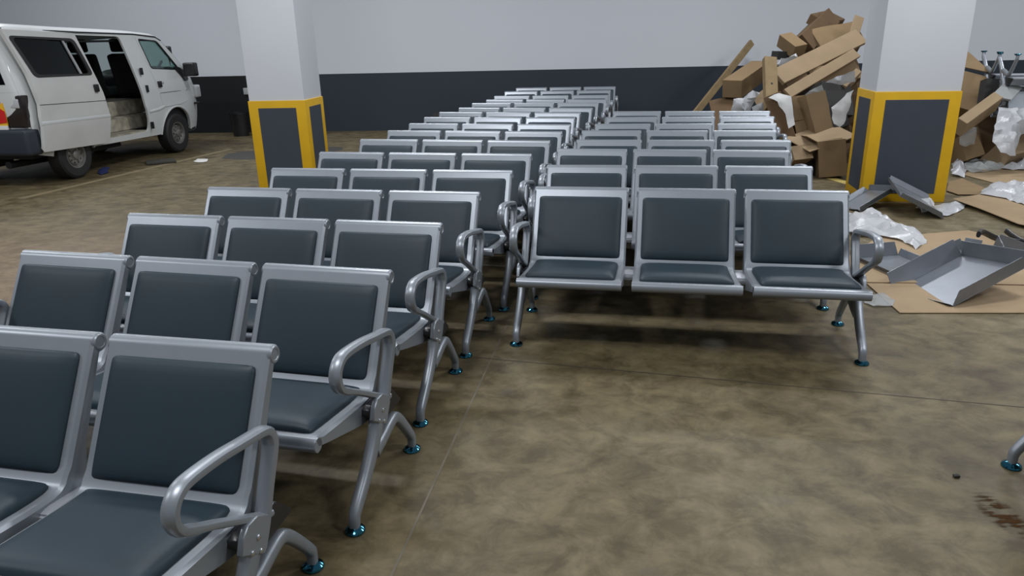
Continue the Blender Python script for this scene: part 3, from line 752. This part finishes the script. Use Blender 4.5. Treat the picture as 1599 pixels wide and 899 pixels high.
def tray(A, B, Cc, walls, label, m=None, notch=.0, group=None):
    """Folded sheet-steel tray: base corner A, edges AB and AC, upstanding sides of the heights (AB, BD, DC, CA)."""
    A, B, Cc = Vector(A), Vector(B), Vector(Cc); e1 = B - A; l1 = e1.length; e1.normalize(); e2 = Cc - A; e2 -= e1 * e2.dot(e1); l2 = e2.length; e2.normalize(); e3 = e1.cross(e2)
    if e3.z < 0: e3 = -e3
    root = thing('steel_tray', label, 'tray', A, 0, group)
    g = lambda a, b, c: e1 * a + e2 * b + e3 * c
    t = .004; m = m or MAT['tray']
    def slab(q, name):
        bm = bmesh.new(); f = bm.faces.new([bm.verts.new(v) for v in q]); f.normal_update(); bmesh.ops.solidify(bm, geom=[f], thickness=t); bmesh.ops.bevel(bm, geom=bm.edges[:], offset=.0012, segments=1, affect='EDGES'); return obj(name, bm, m, root)
    slab([g(0, 0, 0), g(l1, 0, 0), g(l1, l2, 0), g(0, l2, 0)], 'base'); o = .02
    a, b, c, d = walls
    if a: slab([g(0, 0, 0), g(l1, 0, 0), g(l1 - .05, -o, a), g(.05 * (a > .05), -o, a)], 'side')
    if b: slab([g(l1, 0, 0), g(l1, l2, 0), g(l1 + o, l2, b), g(l1 + o, 0, b)], 'side')
    if c: slab([g(l1, l2, 0), g(0, l2, 0), g(.0, l2 + o, c), g(l1 - .03, l2 + o, c)], 'side')
    if d: slab([g(0, l2, 0), g(0, 0, 0), g(-o, 0, d), g(-o, l2, d)], 'side')
    return root
def stick(name, p, q, w, h, m, label, **k): return beam_obj(name, p, q, w, h, m, label, 'timber', **k)

K, KL, KD, BK = MAT['card'], MAT['cardlight'], MAT['carddark'], MAT['blackcard']
# crushed cardboard that fills the heap (nobody could count it)
def mound(cx, cy, rx, ry, H, ang, seed, label):
    bm = bmesh.new(); n = 26; V = {}
    for i in range(n + 1):
        for j in range(n + 1):
            a, b = i / n * 2 - 1, j / n * 2 - 1; rr = math.hypot(a, b) if max(abs(a), abs(b)) else 0
            s = max(abs(a), abs(b)) / max(1e-6, math.hypot(a, b)) if (a or b) else 1; a2, b2 = a * s, b * s; r = math.hypot(a2, b2)
            w = Vector((a2 * 3.1, b2 * 3.1, seed)); h = H * max(0, 1 - r ** 1.8) * (.8 + .35 * noise.cell(w * 1.3)) + (.10 * noise.cell(w * 3.1) if r < .95 else 0)
            V[i, j] = bm.verts.new((a2 * rx, b2 * ry, max(0.0, h)))
    for i in range(n):
        for j in range(n): bm.faces.new((V[i, j], V[i + 1, j], V[i + 1, j + 1], V[i, j + 1]))
    o = obj('cardboard_waste', bm, [KD], None, 12, (cx, cy, 0)); o.rotation_euler = (0, 0, ang); return tag(o, label, 'cardboard waste', None, 'stuff')
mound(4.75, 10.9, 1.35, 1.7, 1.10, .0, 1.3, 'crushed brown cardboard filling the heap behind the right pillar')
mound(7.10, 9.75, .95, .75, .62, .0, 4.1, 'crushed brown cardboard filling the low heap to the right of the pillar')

# --- left of the pillar
stick('timber_plank', at(1050, 222, 12.0), at(1174, 66, 13.25), .11, .05, MAT['timber'], 'long timber plank leaning up against the wall at the left of the cardboard heap', up=(0, 1, .2))
stick('timber_plank', at(1204, 172, 9.1), at(1201.5, 91, 9.5), .155, .09, MAT['timber'], 'short thick upright timber post with a dark hole, in the cardboard heap', up=(0, 1, .1))
o = bpy.data.objects['timber_plank.001']
kh = lathe([(.014, .0), (0, .0005)], 12); h = obj('knot_hole', kh, BK, o); h.location = (-.02, 0, -.0465); h.rotation_euler = (PI, 0, 0)
stick('timber_plank', at(1214, 121, 9.55), at(1344, 57, 10.3), .24, .05, MAT['cardlight'], 'wide flat board slanting up to the right pillar, upper of two', up=(.15, -1, .9))
stick('timber_plank', at(1229, 147, 9.3), at(1337, 83, 9.9), .14, .04, MAT['cardlight'], 'narrow flat board slanting up to the right pillar, below the wide one', up=(.15, -1, .9))
stick('timber_plank', at(1331, 62, 10.35), at(1342, 26, 10.5), .13, .03, MAT['cardlight'], 'short board standing against the pillar at the top of the heap', up=(0, -1, .2))
carton(at(1266, 46, 10.6), at(1334, 33, 10.7), at(1272, 76, 10.35), .5, K, 'large brown box face up high at the top of the heap by the pillar', dent=.02)
beam_obj('cardboard_box', at(1247, 76, 10.5), at(1289, 34, 11.2), .26, .32, KD, 'dark brown folded carton lying steeply under the top box of the heap', 'box', up=(.3, -1, .5))
beam_obj('cardboard_box', at(1276, 36, 11.0), at(1302, 30, 11.4), .30, .14, KD, 'small dark carton corner on the very top of the heap', 'box', up=(.3, -.4, 1))
beam_obj('cardboard_box', at(1224, 61, 10.4), at(1249, 80, 10.1), .19, .17, K, 'small square cardboard tube sticking out left near the top of the heap', 'box', up=(.2, -1, .7))
carton(at(1216, 80, 10.2), at(1241, 82, 10.2), at(1217, 93, 10.2), .25, BK, 'little black box below the square cardboard tube', tape=False)
carton(at(1262, 108, 9.75), at(1333, 92, 9.9), at(1268, 138, 9.6), .5, K, 'brown carton squashed under the narrow slanting board', dent=.03)
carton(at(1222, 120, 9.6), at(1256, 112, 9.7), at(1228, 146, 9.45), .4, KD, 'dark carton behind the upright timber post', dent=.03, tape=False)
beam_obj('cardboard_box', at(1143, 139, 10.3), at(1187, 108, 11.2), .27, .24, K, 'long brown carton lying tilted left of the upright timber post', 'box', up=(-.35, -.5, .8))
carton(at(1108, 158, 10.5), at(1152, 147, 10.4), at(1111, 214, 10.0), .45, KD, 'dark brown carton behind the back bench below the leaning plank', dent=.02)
carton(at(1176, 151, 9.75), at(1199, 134, 9.65), at(1181, 172, 9.6), .3, KL, 'pale tilted box just left of the foot of the timber post', tape=False)
beam_obj('cardboard_box', at(1208, 152, 9.15), at(1233, 226, 8.9), .20, .36, KD, 'narrow dark brown carton standing tilted under a white paper', 'box', up=(-.5, -1, .3))
carton(at(1234, 151, 9.0), at(1258, 148, 9.0), at(1239, 189, 8.9), .4, K, 'upright brown box beside the tall flap, middle of the heap', dent=.006)
carton(at(1258, 148, 8.85), at(1289, 140, 8.95), at(1267, 214, 8.7), .16, K, 'tall narrow brown carton standing in the middle of the heap', dent=.008, tape=False)
carton(at(1240, 190, 8.9), at(1257, 187, 8.9), at(1244, 226, 8.8), .4, K, 'small brown box under the upright box of the heap', dent=.006, tape=False)
carton(at(1283, 126, 9.2), at(1328, 131, 9.3), at(1289, 176, 9.0), .45, BK, 'black open carton left of the pillar with film on it', open_face='top', tape=False)
carton(at(1292, 168, 8.9), at(1316, 160, 8.9), at(1296, 205, 8.8), .3, BK, 'black box low beside the tall narrow carton', tape=False)
beam_obj('cardboard_box', at(1312, 142, 9.3), at(1336, 118, 9.5), .08, .20, KL, 'pale carton strip wedged beside the pillar behind white film', 'box', up=(-.5, -1, .3))
beam_obj('cardboard_sheet', at(1244, 226, 8.55), at(1318, 202, 8.75), .45, .014, KL, 'bent cardboard sheet lying across the low boxes of the heap', 'cardboard', up=(-.2, -.35, 1))
carton(at(1235, 228, 8.45), at(1264, 225, 8.5), at(1235, 250, 8.35), .45, KL, 'low pale box at the bottom of the heap behind the benches', dent=.006)
carton(at(1234, 250, 8.5), at(1276, 249, 8.55), at(1236, 277, 8.5), .5, BK, 'black box on the floor under the low pale box', tape=False)
carton(at(1277, 222, 8.4), at(1321, 217, 8.35), at(1281, 278, 8.35), .42, K, 'brown carton standing on the floor against the left of the right pillar', flaps=(('l', 35),), dent=.008)
crumple('plastic_film', vp([(1140, 172), (1146, 156), (1160, 152), (1174, 141), (1186, 143), (1176, 158), (1172, 176), (1150, 182)], 9.6), .12, MAT['film'], 'torn white film hanging left of the timber post behind the benches', 'plastic film', 1.)
crumple('plastic_film', vp([(1174, 168), (1190, 160), (1202, 166), (1201, 178), (1180, 180)], 9.25), .08, MAT['film'], 'small scrap of white film at the foot of the timber post', 'plastic film', 9.)
crumple('paper_sheet', [at(1200, 154, 8.95), at(1217, 146, 8.9), at(1234, 150, 8.8), at(1240, 195, 8.65), at(1232, 200, 8.65), at(1222, 172, 8.75), at(1215, 158, 8.8)], .03, MAT['whitefoam'], 'white paper draped over the narrow dark carton', 'paper', 2., thick=.003)
crumple('foam_sheet', [at(1297, 168, 8.25), at(1331, 139, 8.4), at(1329, 160, 8.3), at(1322, 188, 8.2), at(1310, 200, 8.15), at(1303, 194, 8.15)], .05, MAT['whitefoam'], 'white foam sheet crumpled against the left side of the right pillar', 'foam', 3., thick=.006)
crumple('plastic_film', vp([(1288, 130), (1306, 119), (1334, 111), (1334, 126), (1312, 133)], 9.1), .10, MAT['film'], 'white film bunched over the black open carton', 'plastic film', 4.)
crumple('plastic_film', vp([(1214, 101), (1219, 90), (1232, 90), (1242, 82), (1246, 88), (1232, 98), (1220, 106)], 9.9), .08, MAT['film'], 'white film scrap between the slanting boards and the timber post', 'plastic film', 5.)
crumple('plastic_film', vp([(1256, 147), (1272, 138), (1284, 131), (1286, 141), (1268, 149)], 9.1), .06, MAT['clearfilm'], 'clear film scrap above the tall narrow carton', 'plastic film', 15.)

# --- right of the pillar
GB = MAT['greyboard']
def poly_plate(name, pts3, th, m, label, cat):
    c = sum(pts3, Vector()) / len(pts3); bm = bmesh.new(); f = bm.faces.new([bm.verts.new(p - c) for p in pts3]); f.normal_update(); bmesh.ops.solidify(bm, geom=[f], thickness=th)
    return tag(obj(name, bm, m, None, 20, c), label, cat)
poly_plate('cardboard_sheet', [at(1505, 78, 9.9), at(1514, 84, 9.8), at(1548, 115, 9.5), at(1506, 106, 9.55)], .012, K, 'pointed cardboard flap above the brown box right of the pillar', 'cardboard')
carton(at(1500, 108, 9.55), at(1541, 121, 9.45), at(1494, 166, 9.3), .45, K, 'brown box right behind the pillar under the pointed flap', open_face='top', tape=False)
carton(at(1541, 122, 9.05), at(1566, 125, 9.05), at(1516, 166, 8.95), .12, BK, 'black carton leaning against the brown box right of the pillar', tape=False)
poly_plate('grey_board', [at(1566, 131, 8.95), at(1595, 138, 8.95), at(1576, 158, 8.8), at(1545, 152, 8.8)], .03, GB, 'grey board tilted beside the black carton under the upturned benches', 'board')
beam_obj('cardboard_box', at(1498, 199, 8.55), at(1554, 158, 8.75), .12, .22, KL, 'long pale carton slanting out from behind the right pillar', 'box', up=(-.5, -1, .9))
carton(at(1496, 214, 8.9), at(1524, 204, 8.9), at(1494, 256, 8.8), .5, K, 'brown carton low behind the pillar with clear film on its side', tape=False)
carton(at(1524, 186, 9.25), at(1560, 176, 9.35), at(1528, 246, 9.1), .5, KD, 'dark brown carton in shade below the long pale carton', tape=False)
crumple('plastic_film', vp([(1498, 210), (1512, 198), (1524, 200), (1522, 224), (1508, 230), (1497, 226)], 8.7), .06, MAT['clearfilm'], 'clear film hanging on the low brown carton by the pillar', 'plastic film', 6.)
crumple('foam_sheet', [at(1547, 222, 8.35), at(1551, 198, 8.45), at(1557, 170, 8.6), at(1600, 172, 8.7), at(1640, 178, 8.7), at(1640, 208, 8.5), at(1594, 208, 8.4), at(1582, 246, 8.25), at(1560, 240, 8.25)], .16, MAT['film'], 'big bunch of white foam wrapping at the right edge', 'foam', 7., thick=.004, freq=5)
carton(at(1560, 218, 8.8), at(1600, 206, 8.9), at(1572, 246, 8.6), .4, KL, 'pale carton crushed under the big white foam wrapping', tape=False, dent=.03)
carton(at(1590, 196, 9.3), at(1640, 190, 9.4), at(1594, 240, 9.2), .5, KD, 'dark carton behind the pale crushed carton at the right edge', tape=False)
crumple('plastic_film', fl([(1498, 262), (1520, 250), (1560, 248), (1585, 258), (1556, 268), (1520, 272)]), .10, MAT['clearfilm'], 'grey see-through film on the floor before the low cartons right of the pillar', 'plastic film', 8.)
crumple('plastic_film', fl([(1485, 276), (1487, 258), (1500, 256), (1508, 266), (1506, 278)]), .18, MAT['film'], 'white crumpled bag on the floor at the right of the pillar', 'plastic film', 10.)
crumple('plastic_film', fl([(1564, 266), (1578, 254), (1602, 246), (1640, 244), (1640, 262), (1600, 268)]), .14, MAT['film'], 'white film heaped on the floor by the right edge, under the pale crushed carton', 'plastic film', 11.)
# flat cardboard and film on the floor
floor_sheet([(1500, 272), (1520, 266), (1560, 264), (1650, 264), (1650, 286), (1560, 288)], .004, KL, 'flat cardboard on the floor farthest back at the right edge')
floor_sheet([(1482, 284), (1502, 279), (1538, 294), (1532, 304), (1496, 304), (1478, 298)], .010, K, 'small flat cardboard piece beside the right foot of the pillar')
floor_sheet([(1487, 314), (1530, 304), (1560, 302), (1660, 318), (1660, 364), (1590, 350), (1530, 326)], .030, KL, 'large flat cardboard with a lifted edge right of the pillar', curl={0: .02, 6: .0})
floor_sheet([(1330, 441), (1326, 400), (1384, 362), (1440, 366), (1512, 360), (1560, 372), (1640, 382), (1640, 446), (1440, 442)], .010, KL, 'flat cardboard sheet on the floor under the steel trays, rear one')
floor_sheet([(1346, 437), (1405, 489), (1660, 489), (1660, 436), (1440, 436)], .003, KL, 'flat cardboard sheet on the floor nearest the front bench')
crumple('plastic_film', fl([(1530, 304), (1545, 290), (1575, 288), (1650, 296), (1650, 326), (1600, 322), (1570, 312)], .03), .09, MAT['film'], 'white film spread on the large flat cardboard right of the pillar', 'plastic film', 12., freq=9)
crumple('plastic_film', fl([(1455, 336), (1460, 323), (1484, 319), (1514, 315), (1502, 331), (1478, 339)]), .06, MAT['film'], 'thin white film on the floor at the right front corner of the pillar', 'plastic film', 13., freq=9)
crumple('plastic_film', fl([(1428, 326), (1434, 318), (1448, 317), (1460, 322), (1457, 333), (1440, 333)]), .16, MAT['film'], 'small white bag standing against the front of the right pillar', 'plastic film', 14.)
crumple('foam_sheet', fl([(1318, 358), (1322, 336), (1342, 338), (1364, 330), (1382, 342), (1400, 352), (1432, 362), (1446, 378), (1430, 390), (1404, 376), (1366, 370), (1336, 368)], .012), .11, MAT['film'], 'long twisted white foam wrapping on the floor beside the front benches', 'foam', 16., thick=.004, freq=6)
crumple('plastic_film', fl([(1350, 474), (1352, 462), (1380, 458), (1398, 470), (1392, 478), (1364, 480)], .003), .03, MAT['clearfilm'], 'small clear bag on the floor by the front bench leg', 'plastic film', 17., freq=12, grid=.03)
# steel trays
tray(atz(1343, 330, .006), atz(1396, 298, .16), atz(1320, 318, .006), (.05, .05, .05, .03), 'grey steel tray lying tilted to the left of the pair by the pillar foot')
tray(atz(1405, 306, .20), atz(1474, 341, .01), atz(1384, 280, .24), (.04, .0, .05, .03), 'grey steel tray propped like a roof in front of the right pillar')
tray(atz(1394, 430, .018), atz(1466, 424, .018), atz(1374, 400, .018), (.035, .05, .10, .03), 'shallow grey steel tray lying flat on the cardboard by the front bench armrest')
tray(atz(1488, 478, .012), at(1604, 416, 4.33), atz(1436, 432, .03), (.09, .10, .13, .02), 'largest grey steel tray, tilted and open towards us at the right edge')
tray(atz(1482, 414, .018), at(1530, 392, 5.25), atz(1470, 402, .018), (.03, .08, .08, .0), 'small grey steel tray mostly hidden between the flat and the largest tray')
tray(at(1560, 400, 5.0), at(1612, 420, 4.95), at(1556, 384, 5.15), (.03, .05, .09, .08), 'grey steel tray tucked behind the largest tray at the right edge')
# black arms on the floor
def black_arm(pts, label):
    bm = sweep(smooth_path([atz(*p) for p in pts], 5), (.022, .014), None, 10, Vector((0, 0, 1)), power=2.6); return tag(obj('black_armrest', bm, MAT['blackplastic'], None, 40), label, 'armrest', 'black armrests on the floor')
black_arm([(1528, 366, .25), (1534, 362, .20), (1556, 372, .12), (1580, 376, .06), (1612, 380, .03)], 'black armrest hooked behind the top edge of the largest tray')
black_arm([(1571, 360, .10), (1584, 370, .07), (1600, 378, .05), (1625, 384, .05)], 'black armrest on the floor behind the trays, uppermost one')
black_arm([(1560, 388, .03), (1582, 384, .025), (1604, 386, .02), (1630, 392, .02)], 'black armrest on the floor behind the trays, lowest one')
# upturned benches on the heap at the right
def upturned(px, py, z, a, label):
    foot = atz(px, py, z); Rm = Matrix.Rotation(a, 4, 'Z') @ Matrix.Rotation(PI, 4, 'X')
    off = Rm @ Vector((-XA, -.166, 0)); b = dup(proto, (0, 0, 0), 0, label, 'upturned benches'); b.rotation_euler = Rm.to_euler(); b.location = foot - off
    return b
upturned(1562, 82, 1.315, -.25, 'upturned silver bench with its legs in the air at the right edge')
upturned(1537, 79, 1.326, -.25, 'upturned silver bench nearest the right pillar, legs in the air')
# small things
lathe_bin = lathe([(0, .0), (.14, 0), (.17, .40), (.18, .40), (.18, .43), (.165, .43), (.15, .06), (0, .05)], 28)
tag(obj('waste_bin', lathe_bin, MAT['blackplastic'], None, 40, tuple(at(377, 207, 13.9).xy) + (0,)), 'black waste bin by the black wall base left of the left pillar', 'bin')
tag(obj('storage_box', box((-.16, -.12, 0), (.16, .12, .36), .015), BK, None, 40, (at(690, 190, 13.5).x, 13.5, 0)), 'black box on the floor by the dark wall beyond the left benches', 'box')
o = beam_obj('door_mat', atz(228, 254, .022), atz(274, 250, .022), .30, .03, MAT['mat_dark'], 'dark flat pad lying on the floor beside the van', 'mat')
crumple('paper_scrap', fl([(302, 252), (310, 248), (326, 249), (322, 253), (308, 254)]), .02, MAT['paper'], 'white paper scrap on the floor beside the van', 'paper', 20.)
crumple('cloth_rag', fl([(152, 268), (160, 262), (170, 262), (168, 270), (158, 274)]), .05, MAT['bluecloth'], 'dark blue rag on the floor under the van', 'rag', 21.)
p = at(381, 143, 14.25)
fit = obj('wall_socket', box((-.05, -.03, -.06), (.05, .03, .06), .008), MAT['greyfit'], None, 35, (p.x, wall_y(p.x) - .028, p.z)); fit.rotation_euler = (0, 0, WA); tag(fit, 'small grey fitting on the wall beside the left pillar', 'socket')
tag(obj('pebble', box((-.012, -.008, 0), (.012, .008, .012), .005, 2), MAT['mat_dark'], None, 40, tuple(atz(1493, 745).xy) + (0,)), 'dark crumb on the bare floor in the right foreground', 'crumb')
# brown scuff and dark floor patch, each with its own shape
def floor_patch(name, poly, m, z=.0012):
    bm = bmesh.new(); bm.faces.new([bm.verts.new(atz(px, py, z)) for px, py in poly]); return struct(obj(name, bm, m, smooth=0))
M_ST = film('brown scuff', (.10, .045, .012), .18, .6, .2); M_PATCH = mat('dark floor patch', (.05, .047, .042), .45)
def scuff_mat():
    m = bpy.data.materials.new('brown scuff'); m.use_nodes = True; nt = m.node_tree; L = nt.links; b = nt.nodes['Principled BSDF']; out = nt.nodes['Material Output']
    b.inputs['Base Color'].default_value = (.060, .024, .004, 1); b.inputs['Roughness'].default_value = .7; b.inputs['Specular IOR Level'].default_value = .1
    tc = nt.nodes.new('ShaderNodeTexCoord')
    def nz(rot, sc, scale):
        mp = nt.nodes.new('ShaderNodeMapping'); mp.inputs['Rotation'].default_value = (0, 0, rot); mp.inputs['Scale'].default_value = sc; L.new(tc.outputs['Object'], mp.inputs[0])
        n = nt.nodes.new('ShaderNodeTexNoise'); n.inputs['Scale'].default_value = scale; n.inputs['Detail'].default_value = 4; L.new(mp.outputs[0], n.inputs['Vector']); return n.outputs['Fac']
    def rmp(o, a, b_):
        r = nt.nodes.new('ShaderNodeMapRange'); r.inputs[1].default_value = a; r.inputs[2].default_value = b_; L.new(o, r.inputs[0]); return r.outputs[0]
    def mul(a, b_, op='MULTIPLY'):
        x = nt.nodes.new('ShaderNodeMath'); x.operation = op; L.new(a, x.inputs[0]); L.new(b_, x.inputs[1]); return x.outputs[0]
    ln = nt.nodes.new('ShaderNodeVectorMath'); ln.operation = 'LENGTH'; mp = nt.nodes.new('ShaderNodeMapping'); mp.inputs['Scale'].default_value = (15., 6.2, 1); L.new(tc.outputs['Object'], mp.inputs[0]); L.new(mp.outputs[0], ln.inputs[0])
    fall = rmp(ln.outputs['Value'], 1.0, .5)
    al = mul(fall, rmp(mul(nz(.55, (.45, 9, 1), 8), nz(0, (1, 1, 1), 16), 'ADD'), .95, 1.12))
    t = nt.nodes.new('ShaderNodeBsdfTransparent'); mx = nt.nodes.new('ShaderNodeMixShader'); L.new(al, mx.inputs[0]); L.new(t.outputs[0], mx.inputs[1]); L.new(b.outputs[0], mx.inputs[2]); L.new(mx.outputs[0], out.inputs[0])
    return m
bm = bmesh.new(); bm.faces.new([bm.verts.new(v) for v in ((-.12, -.16, 0), (.12, -.16, 0), (.12, .16, 0), (-.12, .16, 0))])
sc_ = atz(1564, 803, .0013); struct(obj('trim_5', bm, scuff_mat(), smooth=0, loc=sc_))
floor_patch('trim_6', [(345, 247), (356, 240), (380, 236), (410, 235), (520, 229), (535, 230), (534, 234), (500, 240), (410, 248), (370, 249)], M_PATCH)  # long dark patch laid on the floor behind the left pillar
# ------------------------------------------------------------------ light: ceiling tubes and an added even ambient fill
w = bpy.data.worlds.new('world'); bpy.context.scene.world = w; w.use_nodes = True
w.node_tree.nodes['Background'].inputs[0].default_value = (.80, .88, 1.0, 1); w.node_tree.nodes['Background'].inputs[1].default_value = .22
def tube(x, y, power, sx=1.3, sy=.30, rot=-.17, z=4.6):
    l = bpy.data.lights.new('tube_light', 'AREA'); l.shape = 'RECTANGLE'; l.size = sx; l.size_y = sy; l.energy = power; l.color = (.95, .97, 1.0)
    o = bpy.data.objects.new('tube_light', l); C.objects.link(o); o.location = (x, y, z); o.rotation_euler = (0, 0, rot)
for x in (-6.5, -1.5, 3.5, 8.5):
    for y in (1.0, 5.6, 10.2): tube(x, y - .1 * x, 112)
vs_ = bpy.context.scene.view_settings
vs_.view_transform = 'Standard'; vs_.look = 'None'; vs_.gamma = 1; vs_.exposure = 0.0; vs_.use_curve_mapping = False
